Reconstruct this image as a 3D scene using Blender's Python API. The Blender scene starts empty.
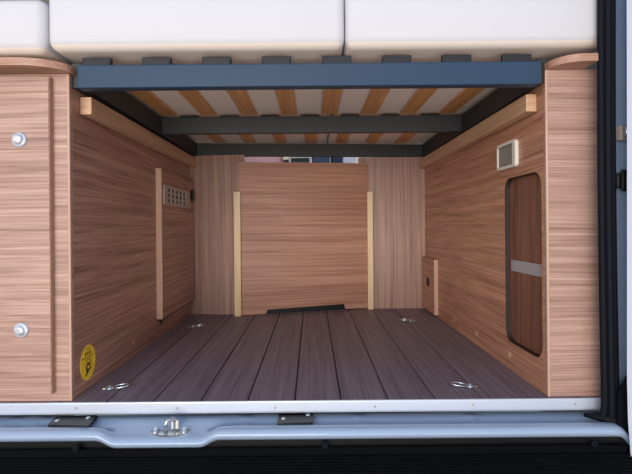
import bpy, bmesh, math, random
from mathutils import Vector, Matrix
from mathutils.geometry import tessellate_polygon
random.seed(7)
sc = bpy.context.scene
C = sc.collection
PI = math.pi

# ---------------------------------------------------------------- dimensions
D, H, F, ROLL = 1.216, 0.4676, 450.0, 0.0087
CX, CY = 312.0, 226.0
def X(px, py, y):            # measured pixel -> metres at depth y
    dx, dy = px-CX, py-CY
    return (dx-ROLL*dy)*(D+y)/F
def Z(px, py, y):
    dx, dy = px-CX, py-CY
    return H-(dy+ROLL*dx)*(D+y)/F
XL, XR = -0.653, 0.634       # inner faces of the garage side panels
def YB(x):                   # rear partition, its middle slightly skewed
    if x < -.39: return 1.205-.14*(x+.648)
    if x < .305: return 1.1665+(x+.39)*.238
    return 1.332-(x-.305)*.055
BEDZ = H+0.46

# ---------------------------------------------------------------- materials
def lin(c):
    return tuple(((v/255)/12.92 if v/255 <= .04045 else ((v/255+.055)/1.055)**2.4) for v in c)+(1,)
def new_mat(name):
    m = bpy.data.materials.new(name); m.use_nodes = True
    nt = m.node_tree; b = nt.nodes['Principled BSDF']
    return m, nt, b
def plain(name, col, rough=.5, metal=0, bump=0, bscale=200, var=.06, spec=.5, coat=0):
    m, nt, b = new_mat(name)
    N, L = nt.nodes, nt.links
    tc = N.new('ShaderNodeTexCoord'); no = N.new('ShaderNodeTexNoise')
    no.inputs['Scale'].default_value = bscale; no.inputs['Detail'].default_value = 3
    L.new(tc.outputs['Object'], no.inputs['Vector'])
    mx = N.new('ShaderNodeMix'); mx.data_type = 'RGBA'
    c = lin(col)
    mx.inputs['A'].default_value = tuple(v*(1-var) for v in c[:3])+(1,)
    mx.inputs['B'].default_value = tuple(min(1, v*(1+var)) for v in c[:3])+(1,)
    L.new(no.outputs['Fac'], mx.inputs['Factor']); L.new(mx.outputs['Result'], b.inputs['Base Color'])
    b.inputs['Roughness'].default_value = rough; b.inputs['Metallic'].default_value = metal
    b.inputs['Specular IOR Level'].default_value = spec
    b.inputs['Coat Weight'].default_value = coat
    if bump:
        bp = N.new('ShaderNodeBump'); bp.inputs['Strength'].default_value = bump; bp.inputs['Distance'].default_value = .002
        L.new(no.outputs['Fac'], bp.inputs['Height']); L.new(bp.outputs['Normal'], b.inputs['Normal'])
    return m
def wood(name, axis, light, dark, rough=.42, fine=330, mid=60, stretch=.9, seed=0, contrast=1.0, wav=.07):
    m, nt, b = new_mat(name)
    N, L = nt.nodes, nt.links
    tc = N.new('ShaderNodeTexCoord')
    def mapped(across, along, off):
        mp = N.new('ShaderNodeMapping')
        s = [across]*3
        for q in axis: s['xyz'.index(q)] = along
        mp.inputs['Scale'].default_value = s; mp.inputs['Location'].default_value = (off, off*.7+seed, off*1.3)
        return mp
    # slow sideways wander of the grain
    wn = N.new('ShaderNodeTexNoise'); wm = mapped(2.2, 1.6, 3+seed)
    L.new(tc.outputs['Object'], wm.inputs['Vector']); L.new(wm.outputs['Vector'], wn.inputs['Vector'])
    wn.inputs['Scale'].default_value = 1; wn.inputs['Detail'].default_value = 1
    sub = N.new('ShaderNodeVectorMath'); sub.operation = 'SUBTRACT'; sub.inputs[1].default_value = (.5,)*3
    L.new(wn.outputs['Color'], sub.inputs[0])
    scl = N.new('ShaderNodeVectorMath'); scl.operation = 'SCALE'; scl.inputs['Scale'].default_value = wav*.3
    L.new(sub.outputs[0], scl.inputs[0])
    add = N.new('ShaderNodeVectorMath'); L.new(tc.outputs['Object'], add.inputs[0]); L.new(scl.outputs[0], add.inputs[1])
    def nz(across, along, off, det, rg=.6):
        mp = mapped(across, along, off); n = N.new('ShaderNodeTexNoise')
        L.new(add.outputs[0], mp.inputs['Vector']); L.new(mp.outputs['Vector'], n.inputs['Vector'])
        n.inputs['Scale'].default_value = 1; n.inputs['Detail'].default_value = det; n.inputs['Roughness'].default_value = rg
        return n
    a = nz(fine, stretch*4, 1, 2); c = nz(mid, stretch, 5, 4, .65); e = nz(fine*.4, stretch*2, 9, 3)
    def math_(op, i, j):
        n = N.new('ShaderNodeMath'); n.operation = op
        for k, v in enumerate((i, j)):
            if isinstance(v, (int, float)): n.inputs[k].default_value = v
            else: L.new(v, n.inputs[k])
        return n.outputs[0]
    f = math_('ADD', math_('MULTIPLY', a.outputs['Fac'], .30), math_('MULTIPLY', c.outputs['Fac'], .34))
    f = math_('ADD', f, math_('MULTIPLY', e.outputs['Fac'], .36))
    rp = N.new('ShaderNodeValToRGB'); L.new(f, rp.inputs['Fac'])
    w = .125/contrast
    rp.color_ramp.elements[0].position = .5-w; rp.color_ramp.elements[0].color = lin(dark)
    rp.color_ramp.elements[1].position = .5+w; rp.color_ramp.elements[1].color = lin(light)
    L.new(rp.outputs['Color'], b.inputs['Base Color'])
    b.inputs['Roughness'].default_value = rough
    bp = N.new('ShaderNodeBump'); bp.inputs['Strength'].default_value = .12; bp.inputs['Distance'].default_value = .001
    L.new(f, bp.inputs['Height']); L.new(bp.outputs['Normal'], b.inputs['Normal'])
    return m

LW, DW = (198,162,146), (130,96,84)
M = dict(
 wood_x = wood('walnut_grain_x', 'x', LW, DW, seed=1),
 wood_xr = wood('walnut_grain_x_right', 'x', (198,162,146), (132,98,86), seed=14),
 wood_y = wood('walnut_grain_y', 'y', (200,152,130), (124,84,70), seed=4, wav=.07, mid=46, contrast=1.1, stretch=.9),
 wood_yr = wood('walnut_grain_y_right', 'y', (212,158,128), (140,92,70), seed=8, wav=.08, mid=40, contrast=1.1, stretch=.9),
 wood_z = wood('walnut_grain_z', 'z', (184,148,132), (128,94,82), seed=2, wav=.04, mid=30, stretch=.8),
 wood_b = wood('walnut_grain_board', 'xy', (198,150,126), (132,90,74), seed=3, wav=.06, mid=42, stretch=.8, contrast=.85),
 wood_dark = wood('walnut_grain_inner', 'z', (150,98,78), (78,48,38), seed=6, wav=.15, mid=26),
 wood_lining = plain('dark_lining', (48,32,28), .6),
 edge = wood('edge_band', 'z', (204,164,144), (180,140,120), seed=5),
 cap = wood('cap_board', 'x', (188,146,124), (146,106,86), seed=11),
 pine_y = wood('pine_y', 'y', (214,176,142), (182,140,108), seed=7, fine=120, mid=40),
 pine_z = wood('pine_z', 'z', (232,206,166), (206,174,130), seed=7, fine=120, mid=40),
 slat = wood('beech_slat', 'y', (226,170,108), (184,126,74), seed=9, fine=160, mid=60),
 plank = wood('floor_plank', 'y', (140,126,136), (100,87,97), seed=10, fine=260, mid=60, rough=.5, wav=.05),
 gap = plain('floor_gap', (22,18,20), .8),
 beam = plain('beam_steel', (42,64,88), .5, 0, .05, 500, .05, spec=.3),
 frame = plain('frame_steel', (46,48,51), .55, 0, .05, 500, .05),
 clip = plain('clip_plastic', (22,24,30), .6),
 fabric = plain('mattress_fabric', (204,203,208), .9, 0, .25, 900, .02),
 strip = plain('threshold_aluminium', (198,205,219), .38, .25, 0, 60, .02),
 paint = plain('body_paint', (158,176,202), .3, 0, 0, 8, .03, coat=.4),
 paint2 = plain('door_paint', (186,190,206), .4, 0, 0, 8, .02),
 rubber = plain('seal_rubber', (9,12,22), .7, 0, .1, 90, .2, spec=.2),
 bumper = plain('bumper_plastic', (6,7,12), .8, 0, .6, 120, .5, spec=.12),
 black = plain('black_plastic', (16,16,18), .4),
 steel = plain('zinc_steel', (205,210,214), .25, .9, 0, 50, .05),
 chrome = plain('knob_silver', (226,228,232), .22, .6, 0, 50, .02),
 blue = plain('knob_ring', (206,214,230), .3, .3),
 grille = plain('grille_grey', (186,174,166), .4, .3),
 white = plain('white_plastic', (222,214,204), .5),
 grey = plain('grey_mesh', (128,120,114), .6, 0, .3, 700, .3),
 alu = plain('satin_strip', (176,172,174), .4, .2),
 pillar = plain('pillar_paint', (128,148,176), .35, 0, 0, 8, .03),
 cream = plain('mattress_cream_bounce', (232,218,206), .9, 0, .25, 900, .02),
 yellow = plain('sticker_yellow', (252,210,60), .5, 0, 0, 40, .03),
 ink = plain('sticker_ink', (36,32,22), .6),
 redink = plain('sticker_red', (176,84,34), .6),
 shell = plain('van_lining', (190,184,178), .8, 0, .1, 30, .04),
 ground = plain('asphalt', (150,146,140), .9, 0, .5, 60, .2),
 mauve = plain('upholstery_mauve', (150,120,130), .9, 0, .3, 400, .1),
 navy = plain('upholstery_navy', (40,58,88), .9, 0, .3, 400, .1),
 lgrey = plain('upholstery_grey', (170,182,204), .9, 0, .3, 400, .1),
 green = plain('glass_green', (40,70,66), .15),
)

# ---------------------------------------------------------------- mesh helpers
class MB:
    def __init__(s): s.bm = bmesh.new(); s.mi = 0
    def _new(s, geo):
        for f in geo:
            if isinstance(f, bmesh.types.BMFace): f.material_index = s.mi
    def box(s, x0, x1, y0, y1, z0, z1, bev=.0012, seg=2):
        x0, x1 = sorted((x0, x1)); y0, y1 = sorted((y0, y1)); z0, z1 = sorted((z0, z1))
        t = bmesh.new()
        bmesh.ops.create_cube(t, size=1)
        for v in t.verts: v.co = Vector(((x0+x1)/2+v.co.x*(x1-x0), (y0+y1)/2+v.co.y*(y1-y0), (z0+z1)/2+v.co.z*(z1-z0)))
        if bev: bmesh.ops.bevel(t, geom=t.edges[:], offset=bev, segments=seg, profile=.5, affect='EDGES')
        s.merge(t); return s
    def merge(s, t):
        vm = {}
        for v in t.verts: vm[v] = s.bm.verts.new(v.co)
        for f in t.faces:
            try: nf = s.bm.faces.new([vm[v] for v in f.verts]); nf.material_index = s.mi
            except ValueError: pass
        t.free()
    def plate(s, outer, holes, fn, w0, w1):
        """flat plate with holes in (u,v), thickness w0..w1; fn maps (u,v,w)->xyz"""
        loops = [outer]+list(holes)
        flat = [p for l in loops for p in l]
        tris = tessellate_polygon([[Vector((p[0], p[1], 0)) for p in l] for l in loops])
        A = [s.bm.verts.new(fn(p[0], p[1], w0)) for p in flat]
        B = [s.bm.verts.new(fn(p[0], p[1], w1)) for p in flat]
        for t in tris:
            for V, o in ((A, 1), (B, -1)):
                try: f = s.bm.faces.new([V[i] for i in t][::o]); f.material_index = s.mi
                except ValueError: pass
        k = 0
        for l in loops:
            n = len(l)
            for i in range(n):
                j = (i+1) % n
                try: f = s.bm.faces.new([A[k+i], A[k+j], B[k+j], B[k+i]]); f.material_index = s.mi
                except ValueError: pass
            k += n
        return s
    def tube(s, pts, r, n=10, closed=False, cap=True):
        pts = [Vector(p) for p in pts]; rings = []
        N = len(pts); up = None
        for i, p in enumerate(pts):
            if closed: t = (pts[(i+1) % N]-pts[i-1]).normalized()
            else: t = (pts[min(i+1, N-1)]-pts[max(i-1, 0)]).normalized()
            if up is None: up = Vector((0,0,1)) if abs(t.z) < .8 else Vector((1,0,0))
            a = (up-t*up.dot(t)).normalized(); b = t.cross(a); up = a
            rr = r[i] if isinstance(r, (list, tuple)) else r
            rings.append([s.bm.verts.new(p+a*rr*math.cos(2*PI*k/n)+b*rr*math.sin(2*PI*k/n)) for k in range(n)])
        for i in range(N if closed else N-1):
            R0, R1 = rings[i], rings[(i+1) % N]
            for k in range(n):
                f = s.bm.faces.new([R0[k], R0[(k+1) % n], R1[(k+1) % n], R1[k]]); f.material_index = s.mi; f.smooth = True
        if not closed and cap:
            s.bm.faces.new(rings[0][::-1]).material_index = s.mi; s.bm.faces.new(rings[-1]).material_index = s.mi
        return s
    def lathe(s, prof, c, axis, n=24):
        c = Vector(c); ax = Vector(axis).normalized()
        a = ax.orthogonal().normalized(); b = ax.cross(a)
        rings = [[s.bm.verts.new(c+ax*h+(a*math.cos(2*PI*k/n)+b*math.sin(2*PI*k/n))*max(r, 1e-5)) for k in range(n)] for r, h in prof]
        for R0, R1 in zip(rings, rings[1:]):
            for k in range(n):
                f = s.bm.faces.new([R0[k], R0[(k+1) % n], R1[(k+1) % n], R1[k]]); f.material_index = s.mi; f.smooth = True
        s.bm.faces.new(rings[0][::-1]).material_index = s.mi; s.bm.faces.new(rings[-1]).material_index = s.mi
        return s
    def sweep_x(s, xs, prof_fn, smooth=True, close=False):
        """prof_fn(x)-> list of (y,z)"""
        rows = [[s.bm.verts.new((x, y, z)) for y, z in prof_fn(x)] for x in xs]
        for a, b in zip(rows, rows[1:]):
            m = len(a)
            for i in range(m if close else m-1):
                j = (i+1) % m
                f = s.bm.faces.new([a[i], a[j], b[j], b[i]]); f.material_index = s.mi; f.smooth = smooth
        if close:
            s.bm.faces.new(rows[0][::-1]).material_index = s.mi; s.bm.faces.new(rows[-1]).material_index = s.mi
        return s
    def done(s, name, mats, parent=None, smooth=False, props=None):
        bmesh.ops.recalc_face_normals(s.bm, faces=s.bm.faces[:])
        me = bpy.data.meshes.new(name)
        vs = s.bm.verts
        if parent is not None:
            off = parent_loc(parent)
            org = Vector((0,0,0)) if parent.type == 'EMPTY' else Vector((0,0,0))
            base = off
        else:
            lo = [min(v.co[i] for v in vs) for i in range(3)]; hi = [max(v.co[i] for v in vs) for i in range(3)]
            base = Vector(((lo[0]+hi[0])/2, (lo[1]+hi[1])/2, lo[2]))
        for v in vs: v.co -= base
        s.bm.to_mesh(me); s.bm.free()
        if not isinstance(mats, (list, tuple)): mats = [mats]
        for m in mats: me.materials.append(M[m])
        if smooth:
            for p in me.polygons: p.use_smooth = True
        o = bpy.data.objects.new(name, me); C.objects.link(o)
        if parent is not None: o.parent = parent
        else: o.location = base
        for k, v in (props or {}).items(): o[k] = v
        return o
def parent_loc(p):
    v = Vector(p.location)
    while p.parent: p = p.parent; v += Vector(p.location)
    return v
def tag(o, label, cat, group=None):
    o['label'] = label; o['category'] = cat
    if group: o['group'] = group
    return o
def thing(name, loc, label, cat, group=None):
    o = bpy.data.objects.new(name, None); C.objects.link(o); o.location = loc; o.empty_display_size = .05
    return tag(o, label, cat, group)
ST = {'kind': 'structure'}
def dup(root, loc, label, group=None, rotz=None):
    r = root.copy(); C.objects.link(r); r.location = loc; r['label'] = label
    if rotz is not None: r.rotation_euler[2] = rotz
    if group: r['group'] = group
    for ch in list(root.children):
        c = ch.copy(); C.objects.link(c); c.parent = r
        for g in list(ch.children):
            d = g.copy(); C.objects.link(d); d.parent = c
    return r
def rrect(u0, u1, v0, v1, r, n=7):
    P = []
    for cu, cv, a0 in ((u1-r, v1-r, 0), (u0+r, v1-r, 90), (u0+r, v0+r, 180), (u1-r, v0+r, 270)):
        for k in range(n+1):
            a = math.radians(a0+90*k/n); P.append((cu+r*math.cos(a), cv+r*math.sin(a)))
    return P
YZ = lambda u, v, w: (w, u, v)      # plate in the y-z plane
XZ = lambda u, v, w: (u, w, v)      # plate in the x-z plane
XY = lambda u, v, w: (u, v, w)
BK = lambda u, v, w: (u, YB(u)-w, v)  # plate on the skewed rear partition, w = distance in front of it

# ================================================================ SETTING
SEAMS = [-.558, -.431, -.304, -.177, -.05, .074, .201, .328, .455, .582]
b = MB(); b.mi = 1
b.box(-.98, .93, -.009, 3.35, -.03, -.006, 0)
b.mi = 0
ed = [-.98, -.812, -.685]+SEAMS+[.709, .836, .93]
for a, c in zip(ed, ed[1:]): b.box(a+.0018, c-.0018, -.009, 3.35, -.006, 0, .0012, 1)
b.done('floor', ['plank', 'gap'], props=ST)
b = MB(); b.box(-1.03, -.98, 0, 3.4, -.3, 1.9, 0); b.done('wall_left', 'shell', props=ST)
b = MB(); b.box(.93, .98, 0, 3.4, -.3, 1.9, 0); b.done('wall_right', 'shell', props=ST)
b = MB(); b.box(-.98, .93, 3.35, 3.4, -.03, 1.9, 0); b.done('wall_front', 'shell', props=ST)
b = MB(); b.box(-1.03, .98, 0, 3.4, 1.9, 1.95, 0); b.done('ceiling', 'shell', props=ST)
b = MB(); b.box(-6, 6, -9, 4, -.72, -.68, 0); b.done('ground', 'ground', props=ST)

# rear partition of the garage: two upright-grained panels beside an open middle
gx0, gx1 = -.357, .266
b = MB()
ztop = H+.383
b.plate([(XL-.0, .0), (gx0, .0), (gx0, ztop), (XL-.0, ztop)], [], BK, 0, -.018)
b.plate([(gx1, .0), (XR+.0, .0), (XR+.0, ztop), (gx1, ztop)], [], BK, 0, -.018)
b.mi = 1; b.plate([(gx0, .0), (gx1, .0), (gx1, .3), (gx0, .3)], [], BK, -.002, -.016)  # black sheet added so the notch under the board reads as dark shade
b.done('wall_back', ['wood_z', 'black'], props=ST)

# threshold strip
b = MB()
b.sweep_x([-.98, X(598, 404, 0)], lambda x: [(-.0095, -.004), (-.0095, .0008), (-.012, .0008), (-.0138, -.0002), (-.0145, -.003), (-.0145, -.026), (-.012, -.031), (-.0095, -.031)], smooth=False, close=True)
thr = b.done('trim_1', 'strip', props=ST)
b = MB()
for px, py in ((76,408), (177,408), (275,407.5), (375,406.5), (473,405), (575,404)):
    b = MB(); b.lathe([(.0032, 0), (.003, .0012), (.0015, .0018)], (X(px,py,-.0145), -.0145, Z(px,py,-.0145)), (0,-1,0), 12)
    b.done('screw', 'grille', thr)

# painted rear sill with the lower bay round the striker
def sm(a, c, t):
    t = max(0, min(1, (t-a)/(c-a))); return t*t*(3-2*t)
bx = [X(p, 432, -.08) for p in (98, 118, 200, 220)]
def sill(x):
    w = sm(bx[0], bx[1], x)*(1-sm(bx[2], bx[3], x))
    wc = sm(bx[0]-.055, bx[0]+.012, x)*(1-sm(bx[3]-.03, bx[3]+.02, x))
    rib = 0
    for c in (-.80, -.72, -.18, -.08, .12, .42): rib += .006*math.exp(-((x-c)/.018)**2)
    n = [(.0, -.040), (-.014, -.052+rib), (-.044, -.052+rib), (-.056, -.043), (-.072, -.0395), (-.088, -.041), (-.098, -.047), (-.1, -.0545), (-.094, -.064), (-.07, -.072)]
    y = [(.0, -.040), (-.014, -.050), (-.044, -.053), (-.058, -.0555), (-.074, -.058), (-.088, -.061), (-.098, -.067), (-.1, -.074), (-.094, -.083), (-.07, -.09)]
    out = []
    for i, (p, q) in enumerate(zip(n, y)):
        t = wc if i < 4 else w
        out.append((p[0]*(1-t)+q[0]*t, p[1]*(1-t)+q[1]*t))
    # rounding off at the right-hand corner
    e = sm(.755, .80, x)
    out = [(yy*(1-.0*e), zz-.03*e*e) for yy, zz in out]
    return out
b = MB(); b.sweep_x([-.98+.008*i for i in range(int(1.78/.008)+1)], sill)
o = b.done('trim_2', 'paint', props=ST)
o.modifiers.new('s', 'SOLIDIFY').thickness = .002

# right-hand body pillar, outside the seal
b = MB()
b.sweep_x([.792, .80, .815, .88, .95], lambda x: [(-.03-.03*sm(.8,.9,x), -.03), (-.03-.03*sm(.8,.9,x), 1.2), (-.0, 1.2), (-.0, -.03)], smooth=False, close=True)
b.done('trim_3', 'pillar', props=ST)

# ================================================================ LEFT CABINET
cabL = thing('cabinet', (-.81, .3, 0), 'wood-grain cabinet on the left with a raised door and two silver knobs', 'cabinet')
b = MB(); b.box(-.975, XL, 0.0005, .0165, 0.0004, .905-.02, .001); b.done('front_panel', 'wood_x', cabL)
b = MB(); b.plate([(.0165, .0004), (YB(XL)-.001, .0004), (YB(XL)-.001, ztop), (.0165, ztop)], [], YZ, XL, XL-.016)
b.done('side_panel', 'wood_y', cabL)
b = MB(); b.box(XL-.006, XL+.0005, -.0012, .0075, .0004, .882, .0015); b.done('edge_band', 'edge', cabL)
dz0, dz1 = Z(30,395,-.02), Z(30,76,-.02)
b = MB(); b.box(-.96, X(49,200,-.02), -.019, -.0003, dz0, dz1, .0025, 3)
doorL = b.done('door', 'wood_x', cabL)
b = MB(); b.box(X(49,200,-.02)+.0001, X(49,200,-.02)+.0016, -.0175, -.0004, dz0+.001, dz1-.001, .0004); b.done('edge_band', 'cap', doorL)
for px, py in ((19,139), (21,331)):
    c = (X(px-2,py,-.03), -.019, Z(px,py,-.03))
    b = MB(); b.lathe([(.0195, 0), (.0195, .003), (.0175, .006), (.014, .0065), (.0135, .007)], c, (0,-1,0), 28)
    b.mi = 1; b.lathe([(.0135, .004), (.0135, .011), (.0115, .0145), (.006, .0155)], c, (0,-1,0), 28)
    b.done('knob', ['blue', 'chrome'], doorL)
# overhanging cap board with rounded front corner
def cap_outline(xa, xb, r, prot, sgn):
    # xa = inner end, xb = outer end; curve starts at inner end and swells outwards
    P = []
    n = 16
    for k in range(n+1):
        a = PI/2*k/n
        P.append((xa+sgn*r*(1-math.cos(a)), .004-prot*math.sin(a)))
    P += [(xb, .004-prot), (xb, .0165), (xa, .0165)]
    return P
capz1 = Z(70,68.5,-.0); 
b = MB(); b.plate(cap_outline(X(72,70,0), -.975, .12, .072, -1), [], XY, .905-.0195, .905)
b.done('cap_board', 'cap', cabL, props={'label': 'curved overhanging top board'})
# access panel on side
py0, py1 = .668, 1.185
pz0, pz1 = .083, H+.248
pf = XL+.024
b = MB(); b.box(XL+.0004, pf, py0, py1, pz0, pz1, .0012)
acc = b.done('access_panel', 'wood_y', cabL)
b = MB(); b.box(XL+.0004, pf+.0012, py0-.003, py0+.002, pz0, pz1, .0008); b.done('edge_band', 'edge', acc)
b = MB(); b.box(XL+.0004, XL+.015, py0+.01, py1, pz0-.012, pz0-.001, .001); b.done('shadow_strip', 'black', acc)  # black strip painted in as the shadow below the panel
b = MB(); b.tube([(XL+.012, py0+.02, pz0-.02), (XL+.012, py0+.02, pz0)], .005); b.done('hinge_pin', 'black', acc)
gy0, gy1, gz0, gz1 = .69, 1.09, H+.095, H+.182
hol = []
for i in range(5):
    for j in range(3):
        u = gy0+.05+.058*i; v = gz0+.013+j*.023
        hol.append([(u, v), (u+.042, v), (u+.042, v+.016), (u, v+.016)])
b = MB(); b.plate(rrect(gy0, gy1, gz0, gz1, .006, 3), hol, YZ, pf+.0012, pf+.005)
gr = b.done('vent_grille', 'grille', acc, props={'label': 'metal vent grille with square slots'})
b = MB(); b.box(pf+.0002, pf+.0012, gy0+.01, gy1-.01, gz0+.006, gz1-.006, 0); b.done('vent_backing', 'black', gr)
b = MB(); b.lathe([(.03, 0), (.03, .006), (.026, .009), (.012, .01)], (pf, 1.145, H+.165), (1,0,0), 24); b.done('vent_cap', 'black', acc)
# cover caps
for y, z in ((.74, .045), (1.0, .045), (.42, .05)):
    b = MB(); b.lathe([(.010, 0), (.0098, .0009), (.007, .0013)], (XL, y, z), (1,0,0), 18); b.done('cover_cap', 'wood_yr', cabL)
# yellow sticker (flat label with printed marks)
sy, sz, sr = X(88,362,0), None, .05
cy = .088; cz = H-.389
b = MB()
N = 40
b.plate([(cy+.044*math.cos(2*PI*k/N), cz+.050*math.sin(2*PI*k/N)) for k in range(N)], [], YZ, XL+.0002, XL+.0009)
stk = b.done('sticker', 'yellow', cabL, props={'label': 'round yellow sticker with a black hook drawing and tiny text'})
b = MB(); w0, w1 = XL+.0009, XL+.0014
def bar(u0, v0, u1, v1, t):
    d = Vector((u1-u0, v1-v0)).normalized(); n = Vector((-d.y, d.x))*t/2
    b.plate([(u0+n.x, v0+n.y), (u1+n.x, v1+n.y), (u1-n.x, v1-n.y), (u0-n.x, v0-n.y)], [], YZ, w0, w1)
bar(cy-.036, cz+.016, cy+.034, cz+.016, .0022)
for k in range(4): bar(cy-.018+k*.010, cz+.022, cy-.013+k*.010, cz+.032, .0028)
for k in range(3): bar(cy-.018+k*.012, cz+.032, cy-.013+k*.012, cz+.022, .0020)
for k in range(4): bar(cy-.010+k*.006, cz+.040, cy-.007+k*.006, cz+.040, .003)
# hook figure: ring, neck, curved hook
def arc(cu, cv, r, a0, a1, t, n=16):
    out = [(cu+(r+t/2)*math.cos(math.radians(a0+(a1-a0)*k/n)), cv+(r+t/2)*math.sin(math.radians(a0+(a1-a0)*k/n))) for k in range(n+1)]
    inn = [(cu+(r-t/2)*math.cos(math.radians(a0+(a1-a0)*k/n)), cv+(r-t/2)*math.sin(math.radians(a0+(a1-a0)*k/n))) for k in range(n+1)]
    b.plate(out+inn[::-1], [], YZ, w0, w1)
arc(cy+.004, cz+.001, .008, -60, 200, .0022)
arc(cy, cz-.013, .009, -20, 300, .006)
bar(cy-.012, cz-.024, cy+.018, cz-.020, .005)
bar(cy-.016, cz-.036, cy+.002, cz-.026, .005)
b.done('sticker_print', 'ink', stk)
b = MB()
b.plate([(cy-.019, cz-.018), (cy-.0175, cz-.018), (cy-.0175, cz+.0085), (cy+.0185, cz+.0085), (cy+.0185, cz-.018), (cy+.020, cz-.018), (cy+.020, cz+.010), (cy-.019, cz+.010)], [], YZ, w0, w1)
b.done('sticker_frame', 'redink', stk)

# ================================================================ RIGHT CABINET
cabR = thing('cabinet', (.78, .3, 0), 'wood-grain cabinet on the right with a tall rounded opening in its side', 'cabinet')
b = MB(); b.box(XR, .785, .0005, .0165, .0004, .885, .001); b.done('front_panel', 'wood_xr', cabR)
oy0, oy1, oz0, oz1 = .027, .265, H-.378, H+.148
b = MB(); b.plate([(.0165, .0004), (YB(XR)-.001, .0004), (YB(XR)-.001, ztop), (.0165, ztop)], [rrect(oy0, oy1, oz0, oz1, .04)], YZ, XR, XR+.017)
b.done('side_panel', 'wood_yr', cabR)
b = MB(); b.box(XR-.0006, XR+.006, -.0012, .0075, .0004, .882, .0015); b.done('edge_band', 'edge', cabR)
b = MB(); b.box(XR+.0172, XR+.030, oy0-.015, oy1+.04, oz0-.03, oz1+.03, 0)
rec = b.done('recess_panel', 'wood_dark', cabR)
b = MB(); zz = H-.133
b.box(XR+.0145, XR+.0172, oy0-.01, oy1-.012, zz-.018, zz+.018, .0008); b.done('retaining_strip', 'alu', rec, props={'label': 'pale grey strip across the opening'})
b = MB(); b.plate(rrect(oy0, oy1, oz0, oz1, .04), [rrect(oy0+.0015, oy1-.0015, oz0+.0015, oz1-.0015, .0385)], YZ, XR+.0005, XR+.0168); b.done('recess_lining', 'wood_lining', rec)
b = MB(); b.plate(cap_outline(X(547.5,69,0), .738, .07, .066, 1), [], XY, .905-.0195, .905); b.done('cap_board', 'cap', cabR, props={'label': 'curved overhanging top board'})
for y, z in ((.53, .045), (.24, .047), (.80, .045)):
    b = MB(); b.lathe([(.011, 0), (.0108, .0009), (.008, .0013)], (XR, y, z), (-1,0,0), 18); b.done('cover_cap', 'pine_y', cabR)

# small fitting on right side wall
wl = thing('wall_light', (XR, .228, H+.18), 'small rectangular grey fitting in a white rounded frame above the tall opening', 'light')
b = MB()
b.plate(rrect(.160, .296, H+.178, H+.262, .012, 5), [rrect(.180, .288, H+.187, H+.253, .004, 3)], YZ, XR-.0005, XR-.012)
b.done('frame', 'white', wl)
b = MB()
hol = [[(.184+.0068*i, H+.192), (.187+.0068*i, H+.192), (.187+.0068*i, H+.248), (.184+.0068*i, H+.248)] for i in range(15)]
b.plate([(.180, H+.187), (.288, H+.187), (.288, H+.253), (.180, H+.253)], hol, YZ, XR-.006, XR-.008)
b.box(XR-.006, XR-.0006, .183, .279, H+.191, H+.249, 0)
b.done('grille', 'grey', wl)

# small panel in right rear corner
sp = thing('corner_panel', (XR-.01, 1.18, .02), 'small upright wooden panel with a black oval hole at the right rear corner', 'panel')
b = MB(); b.box(XR-.0195, XR-.0005, 1.06, YB(XR-.02)-.002, .012, .292, .0012); b.done('board', 'wood_yr', sp)
b = MB(); b.box(XR-.0205, XR-.0005, 1.052, 1.0598, .012, .292, .001); b.done('edge_band', 'edge', sp)
b = MB(); b.lathe([(.024, 0), (.024, .003), (.019, .004), (.018, .001)], (XR-.0196, 1.175, .165), (-1,0,0), 24); b.done('socket', 'black', sp)

# ================================================================ CENTRE BOARD + BATTENS
u0, u1 = -.383, .318
zt0, zt1 = H+.340, H+.350
n0, n1 = X(266,312,1.18), X(345,310,1.32)
b = MB()
b.plate([(u0, .002), (n0, .002), (n0+.008, .024), (n1-.008, .034), (n1, .006), (u1, .006), (u1, zt1), (u0, zt0)], [], BK, .004, .022)
tag(b.done('removable_board', 'wood_b'), 'large square wooden board closing the back of the load space', 'board')
for (a, zt, lab) in ((-.407, H+.182, 'pale upright wooden strip along the left edge of the square board'), (.309, H+.188, 'pale upright wooden strip along the right edge of the square board')):
    b = MB(); w = .034 if a < 0 else .030
    b.plate([(a, .0006), (a+w, .0006), (a+w, zt), (a, zt)], [], BK, .027, .043)
    tag(b.done('wooden_strip', 'pine_z'), lab, 'batten', None)
# side battens under bed
for sx, x0, lab in ((-1, XL, 'pale wooden support batten along the left side panel under the bed'), (1, XR, 'pale wooden support batten along the right side panel under the bed')):
    xi = x0-sx*(.033 if sx < 0 else .030)
    y0 = .055 if sx < 0 else .046
    zq = .005 if sx < 0 else 0
    b = MB(); b.box(x0-sx*.0006, xi, y0, YB(x0)-.012, H+.316+zq, H+.365+zq, .002)
    bt = b.done('support_batten', 'pine_y'); tag(bt, lab, 'batten')

# ================================================================ BED FRAME
bed = thing('bed_frame', (0, .0, .846), 'dark steel bed frame with wooden slats spanning both cabinets', 'bed frame')
zb, zt = H+.384, H+.452
b = MB(); b.box(X(77,75,-.022), X(541,73,-.022), -.022, .012, H+.3715, H+.433, .004, 3)
fb = b.done('front_beam', 'beam', bed, props={'label': 'blue-grey front beam'})
b = MB(); b.box(X(541,73,-.022)+.0002, X(545,73,-.022), -.018, .010, H+.374, H+.431, .002); b.done('end_cap', 'black', fb)
RLx, RRx = -.616, .622
for a, c in ((XL-.004, RLx), (RRx, XR+.014)):
    b = MB(); b.box(a, c, .0175, 1.212+(a+.61)*.08-.001, zb, zt, .002); b.done('side_rail', 'frame', bed)
b = MB(); b.box(RLx, RRx, .64, .67, H+.386, H+.452, .002); midb = b.done('cross_beam', 'frame', bed)
b = MB(); b.plate([(XL-.03, zb), (XR+.03, zb), (XR+.03, zt), (XL-.03, zt)], [], lambda u, v, w: (u, 1.212+(u+.61)*.08+w, v), 0, .03); backb = b.done('cross_beam', 'frame', bed)
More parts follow.
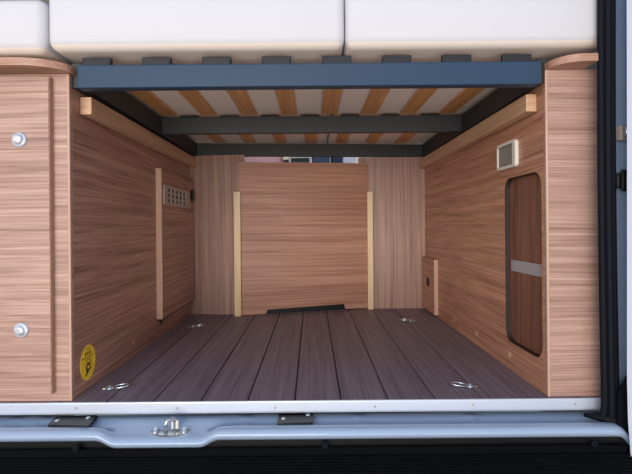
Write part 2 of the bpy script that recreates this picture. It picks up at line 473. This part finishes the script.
SX = [-.583, -.421, -.254, -.090, .075, .238, .400, .560]
S2 = [-.500+.1665*k for k in range(7)]
def slat(x, ya, yb):
    b = MB(); n = 8
    rows = [[(x-.0315, y), (x+.0315, y)] for y in (ya, yb)]
    b.box(x-.0315, x+.0315, ya, yb, H+.4605, H+.4685, .0015)
    return b.done('slat', 'slat', bed)
for x in SX: slat(x, .10, .640)
for x in S2: slat(x, .668, 1.285+.08*x)
def clip_(x, y0, y1, z0, z1, w):
    b = MB()
    b.box(x-w/2, x+w/2, y0, y1, z0, z1, .003)
    b.box(x-w/2+.004, x+w/2-.004, y0-.002, y0+.002, z0, (z0+z1)/2, .0008)
    b.done('slat_holder', 'clip', bed)
for x in [-.578, -.416, -.254, -.092, .071, .233, .395, .557]: clip_(x*.99, -.016, .0, H+.433, H+.4545, .078)
for x in S2: clip_(x-.004, .642, .666, H+.4515, H+.4605, .075)

# ================================================================ MATTRESS PARTS
def mattress(x0, x1, y0, z0, z1, label, mat='fabric'):
    b = MB()
    t = bmesh.new(); bmesh.ops.create_cube(t, size=1)
    y1 = 1.5
    for v in t.verts: v.co = Vector(((x0+x1)/2+v.co.x*(x1-x0), (y0+y1)/2+v.co.y*(y1-y0), (z0+z1)/2+v.co.z*(z1-z0)))
    bmesh.ops.bevel(t, geom=t.edges[:], offset=.026, segments=6, profile=.5, affect='EDGES')
    for v in t.verts:      # soft, slightly bulging front
        if v.co.y < y0+.05:
            k = 1-abs((v.co.z-(z0+z1)/2)/((z1-z0)/2))**2
            v.co.y -= .010*k
    b.merge(t)
    b.bm.faces.ensure_lookup_table()
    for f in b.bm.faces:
        if f.calc_center_median().z < z0+.016: f.material_index = 1  # cream lower faces carry warm bounce light in their colour
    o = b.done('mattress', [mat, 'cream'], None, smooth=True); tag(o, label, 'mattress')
    return o
mz = H+.4695
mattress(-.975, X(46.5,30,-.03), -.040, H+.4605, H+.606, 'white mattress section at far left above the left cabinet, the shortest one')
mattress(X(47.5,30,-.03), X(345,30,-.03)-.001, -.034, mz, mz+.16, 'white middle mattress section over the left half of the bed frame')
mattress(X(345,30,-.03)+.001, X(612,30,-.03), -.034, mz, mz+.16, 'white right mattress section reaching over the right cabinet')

# ================================================================ LASHING RINGS
def ring(loc, rz, label):
    t = thing('lashing_ring', (0,0,0), label, 'ring', 'lashing rings on the floor')
    b = MB(); b.lathe([(.015, .0002), (.015, .003), (.011, .005), (.008, .010), (.003, .012)], (0,0,0), (0,0,1), 20)
    b.box(-.022, .006, -.008, .008, .0004, .003, .001); b.done('base_plate', 'steel', t)
    b = MB()
    pts = []
    for k in range(20):
        a = 2*PI*k/20; pts.append((.036+.027*math.cos(a), .016*math.sin(a), .0065+.003*math.cos(a)))
    b.tube(pts, .0032, 8, closed=True); b.done('loop', 'steel', t)
    t.location = loc; t.rotation_euler[2] = rz; t.scale = (.88,)*3
    return t
def fl(px, py):                    # point on the floor
    dy = py-CY+ROLL*(px-CX); y = H*F/dy-D
    return (X(px,py,y), y, .0004)
r0 = ring(fl(110,388.5), math.radians(6), 'steel lashing ring on the floor nearest the yellow sticker')
dup(r0, fl(470,386.5), 'steel lashing ring on the floor in front of the tall rounded opening', rotz=math.radians(176))
dup(r0, fl(192.5,327), 'steel lashing ring on the floor by the left rear corner', rotz=math.radians(12))
dup(r0, fl(411,321), 'steel lashing ring on the floor by the right rear corner', rotz=math.radians(172))

# ================================================================ SILL HARDWARE
def screw(b, x, y, z, r=.006):
    b.lathe([(r, 0), (r*.95, .0015), (r*.6, .003), (r*.45, .0022)], (x, y, z), (0,0,1), 14)
st = thing('door_striker', (X(169,436,-.075), -.075, -.062), 'steel door striker bolted in the hollow of the painted sill', 'striker')
sxx = st.location.x; zz = -.0555
b = MB()
b.plate([(sxx+.055*math.cos(a)*(1 if abs(math.cos(a))>.5 else .85), -.066+.020*math.sin(a)) for a in [2*PI*k/24 for k in range(24)]], [], XY, zz-.004, zz+.0005)
b.done('base_plate', 'steel', st)
b = MB(); b.tube([(sxx-.010, -.070, zz), (sxx-.010, -.070, zz+.024), (sxx-.006, -.068, zz+.030), (sxx+.006, -.060, zz+.030), (sxx+.010, -.058, zz+.024), (sxx+.010, -.058, zz)], .0052, 12)
b.done('loop', 'steel', st)
b = MB(); b.box(sxx+.001, sxx+.020, -.062, -.052, zz+.004, zz+.026, .003); b.done('guide_block', 'white', st)
for s in (-1, 1):
    b = MB(); b.lathe([(.010, .0004), (.010, .003), (.0065, .0035), (.0065, .009), (.005, .010)], (sxx+s*.037, -.066, zz), (0,0,1), 12); b.done('bolt', 'steel', st)
def plate_(corners, screws, label):
    P = []
    for px, py in corners:
        dy = py-CY+ROLL*(px-CX); z = -.036; y = (H-z)*F/dy-D; P.append((X(px,py,y), y))
    t = thing('hinge_plate', (sum(p[0] for p in P)/4, sum(p[1] for p in P)/4, -.046), label, 'plate', None)
    b = MB(); b.plate(P, [], XY, -.036, -.046); b.done('plate', 'black', t)
    for px, py in screws:
        dy = py-CY+ROLL*(px-CX); y = (H+.036)*F/dy-D
        b = MB(); screw(b, X(px,py,y), y, -.036, .0065); b.done('screw', 'steel', t)
plate_([(48,424.5), (56,416.5), (97,415), (88,426)], [(57,421), (88,418)], 'black plate with two screws on the sill below the left cabinet')
plate_([(277,423), (279,413.5), (313,413), (313,422)], [(283.5,419), (308,415)], 'black plate with two screws on the sill near the middle')

# bumper step
b = MB()
def bump(x):
    P = [(-.1005, -.12), (-.1012, -.084), (-.104, -.080), (-.108, -.083), (-.110, -.0975)]
    y = -.116
    while y > -.40:
        P += [(y, -.098), (y-.002, -.094), (y-.008, -.094), (y-.010, -.098)]; y -= .014
    P += [(-.42, -.11), (-.43, -.30), (-.1005, -.30)]
    return P
b.sweep_x([-1.0+.05*i for i in range(36)]+[.768], bump, smooth=False, close=True)
bmp = tag(b.done('bumper', 'bumper'), 'black ribbed plastic rear bumper step below the painted sill', 'bumper')
b = MB(); b.box(-.98, .80, -.088, -.080, -.3, -.0625, 0); b.done('backing', 'black', bmp)
for px, py in ((75,449), (325,446), (595,444.5)):
    b = MB(); b.lathe([(.009, 0), (.009, .002), (.006, .004), (.004, .002)], (X(px,py,-.11), -.108, Z(px,py,-.11)), (0,-1,0), 16)
    b.done('bolt', 'rubber', bmp)

# rubber seal on right
b = MB()
sx = X(608.5, 200, -.06)
def spath(o, yo):
    P = []
    for k in range(14):
        z = 1.12-k*.085
        P.append((sx+o-.004*math.sin((1.12-z)/1.1*PI), yo, z))
    for k in range(1, 6):
        a = PI/2*k/5
        P.append((P[13][0]+o*.5*(1-math.cos(a)), yo+.004*k/5, .015-.050*math.sin(a)))
    return P
for o, yo, r in ((-.014, -.060, .0085), (.0, -.066, .0095), (.013, -.060, .0095)):
    b.tube(spath(o, yo), r, 12)
pl = []
b.box(sx-.018, sx+.018, -.060, -.051, -.02, 1.12, .003)
# spread foot of the seal
b.tube([(sx-.050, -.030, -.036), (sx-.025, -.048, -.034), (sx+.0, -.060, -.036), (sx+.030, -.064, -.040)], [.005, .010, .014, .015], 12)
tag(b.done('door_seal', 'rubber'), 'black rubber door seal running up the right side of the opening', 'seal')

# hardware on pillar
t = thing('door_catch', (.835, -.045, Z(622,135,-.05)), 'small bright metal catch on the painted pillar beyond the black seal', 'catch')
zc = Z(622,131,-.06)
b = MB(); b.box(.800, .822, -.052, -.032, zc-.022, zc+.018, .003); b.done('base_plate', 'grille', t)
b = MB(); b.tube([(.806, -.060, zc-.012), (.806, -.066, zc-.008), (.806, -.066, zc+.006), (.806, -.056, zc+.010)], .004, 10); b.done('loop', 'steel', t)
t = thing('door_buffer', (.81, -.045, Z(622,180,-.05)), 'small black rubber buffer on the painted pillar under the metal catch', 'buffer')
zc = Z(622,180,-.06)
b = MB(); b.box(.792, .822, -.050, -.030, zc-.02, zc+.02, .005)
b.box(.800, .822, -.056, -.048, zc-.028, zc+.028, .004); b.done('block', 'black', t)

# open rear door edge at the far right
b = MB()
yd = -.12
P = [(X(627,0,yd), 1.12), (X(627,150,yd), Z(627,150,yd)), (X(627,380,yd), Z(627,380,yd)), (X(628,420,yd), Z(628,420,yd)), (X(631,460,yd), Z(631,460,yd)), (X(633,490,yd), Z(633,490,yd)), (1.05, -.14), (1.05, 1.12)]
b.plate(P, [], lambda u, v, w: (u+(w-yd)*1.1, w, v), yd, yd+.03)
dr = b.done('rear_door', 'paint2'); tag(dr, 'pale painted edge of the open rear door at the far right', 'door')
P = [(X(626,376,-.078), Z(626,376,-.078)), (X(617,392,-.078), Z(617,392,-.078)), (X(617,430,-.078), Z(616,430,-.078)), (X(622,480,-.078), -.15), (.93, -.15), (.93, Z(624,378,-.078))]
b = MB(); b.plate(P, [], XZ, -.085, -.078); b.done('lower_trim', 'rubber', dr)

# ================================================================ CABIN BEYOND THE GAP
def seat(px0, px1, y, mat, label):
    x0, x1 = X(px0,160,y), X(px1,160,y)
    t = thing('cab_seat', ((x0+x1)/2, y+.3, 0), label, 'seat')
    b = MB(); b.box(x0, x1, y, y+.12, .42, 1.25, .03, 4); b.done('backrest', mat, t)
    b = MB(); b.box(x0, x1, y+.1205, y+.55, .32, .46, .03, 4); b.done('cushion', mat, t)
    b = MB(); b.box(x0+.03, x1-.03, y+.02, y+.5, .0005, .3195, .01); b.done('base', 'black', t)
seat(240, 282, 2.1, 'mauve', 'mauve cab seat glimpsed through the gap above the square board')
seat(331, 356, 2.1, 'navy', 'dark navy cab seat glimpsed through the gap under the bed frame')
x0, x1 = X(283,160,1.9), X(311,160,1.9)
t = thing('kitchen_unit', ((x0+x1)/2, 2.1, 0), 'silver-framed unit with a dark glass front behind the gap', 'cabinet')
zc = Z(297,160,1.9)
b = MB(); b.box(x0, x1, 1.92, 2.3, .0005, 1.05, .004); b.done('body', 'white', t)
b = MB(); b.plate([(x0+.04, zc-.18), (x1, zc-.18), (x1, zc+.05), (x0+.04, zc+.05)], [[(x0+.055, zc-.165), (x1-.012, zc-.165), (x1-.012, zc+.014), (x0+.055, zc+.014)]], XZ, 1.9195, 1.905); b.done('frame', 'steel', t)
b = MB(); b.box(x0+.055, x1-.012, 1.912, 1.9195, zc-.165, zc+.014, 0); b.done('glass', 'green', t)
b = MB(); b.box(x0, x0+.038, 1.905, 1.9195, zc-.02, zc+.005, .003); b.done('handle', 'black', t)
x0, x1 = X(312,160,1.9), X(330,160,1.9)
t = thing('storage_locker', ((x0+x1)/2, 2.1, 0), 'narrow dark blue locker in the cabin behind the gap', 'locker')
b = MB(); b.box(x0, x1, 1.93, 2.3, .0005, 1.2, .006); b.done('body', 'navy', t)
b = MB(); b.box(x0+.01, x1-.01, 1.92, 1.9295, .1, 1.18, .003); b.done('door', 'navy', t)
x0, x1 = X(357,160,1.9), X(364,160,1.9)
t = thing('cabin_locker', ((x0+x1)/2+.1, 2.1, 0), 'pale grey locker with white edge post in the cabin at right of the gap', 'locker')
xg = X(346,160,1.9)
b = MB(); b.box(x0-.09, x1+.02, 1.93, 2.05, .0005, 1.2, .006); b.done('body', 'lgrey', t)
b = MB(); b.box(x0+.0, x1-.02, 1.91, 1.9295, .0005, 1.2, .003); b.done('edge_post', 'white', t)

# ================================================================ LIGHT + CAMERA
w = bpy.data.worlds.new('World'); sc.world = w; w.use_nodes = True
nt = w.node_tree; bg = nt.nodes['Background']
tc = nt.nodes.new('ShaderNodeTexCoord'); sp_ = nt.nodes.new('ShaderNodeSeparateXYZ'); rp = nt.nodes.new('ShaderNodeValToRGB')
nt.links.new(tc.outputs['Generated'], sp_.inputs[0]); nt.links.new(sp_.outputs['Z'], rp.inputs['Fac']); nt.links.new(rp.outputs['Color'], bg.inputs['Color'])
rp.color_ramp.elements[0].position = 0; rp.color_ramp.elements[0].color = (.95, .93, .92, 1)
rp.color_ramp.elements[1].position = .7; rp.color_ramp.elements[1].color = (.50, .70, 1.0, 1)
bg.inputs['Strength'].default_value = .8
def area(name, loc, target, sx_, sy_, power, col):
    l = bpy.data.lights.new(name, 'AREA'); l.shape = 'RECTANGLE'; l.size = sx_; l.size_y = sy_; l.energy = power; l.color = col
    o = bpy.data.objects.new(name, l); C.objects.link(o); o.location = loc
    o.rotation_euler = (Vector(target)-Vector(loc)).to_track_quat('-Z', 'Y').to_euler()
area('sky_light', (-1.3, -5.0, 1.2), (0.1, .5, .4), 3.0, 2.4, 190, (1, .94, .88))
area('ground_bounce', (0, -2.6, -.6), (0, .8, .9), 3.0, 1.2, 62, (1, .93, .86))
area('cabin_fill', (0, 1.72, 1.7), (0, 2.1, .9), .8, .3, 18, (1, .97, .92))  # unseen fill added to brighten the seats and lockers behind the gap

cd = bpy.data.cameras.new('Camera'); cam = bpy.data.objects.new('Camera', cd); C.objects.link(cam)
cd.sensor_width = 36; cd.sensor_fit = 'HORIZONTAL'; cd.lens = 36*F/632
cd.shift_x = (316-CX)/632; cd.shift_y = -(237-CY)/632
cd.clip_start = .02
cam.location = (0, -D, H); cam.rotation_euler = (PI/2, ROLL, 0)
sc.camera = cam
sc.view_settings.view_transform = 'Standard'
sc.view_settings.exposure = 0.0
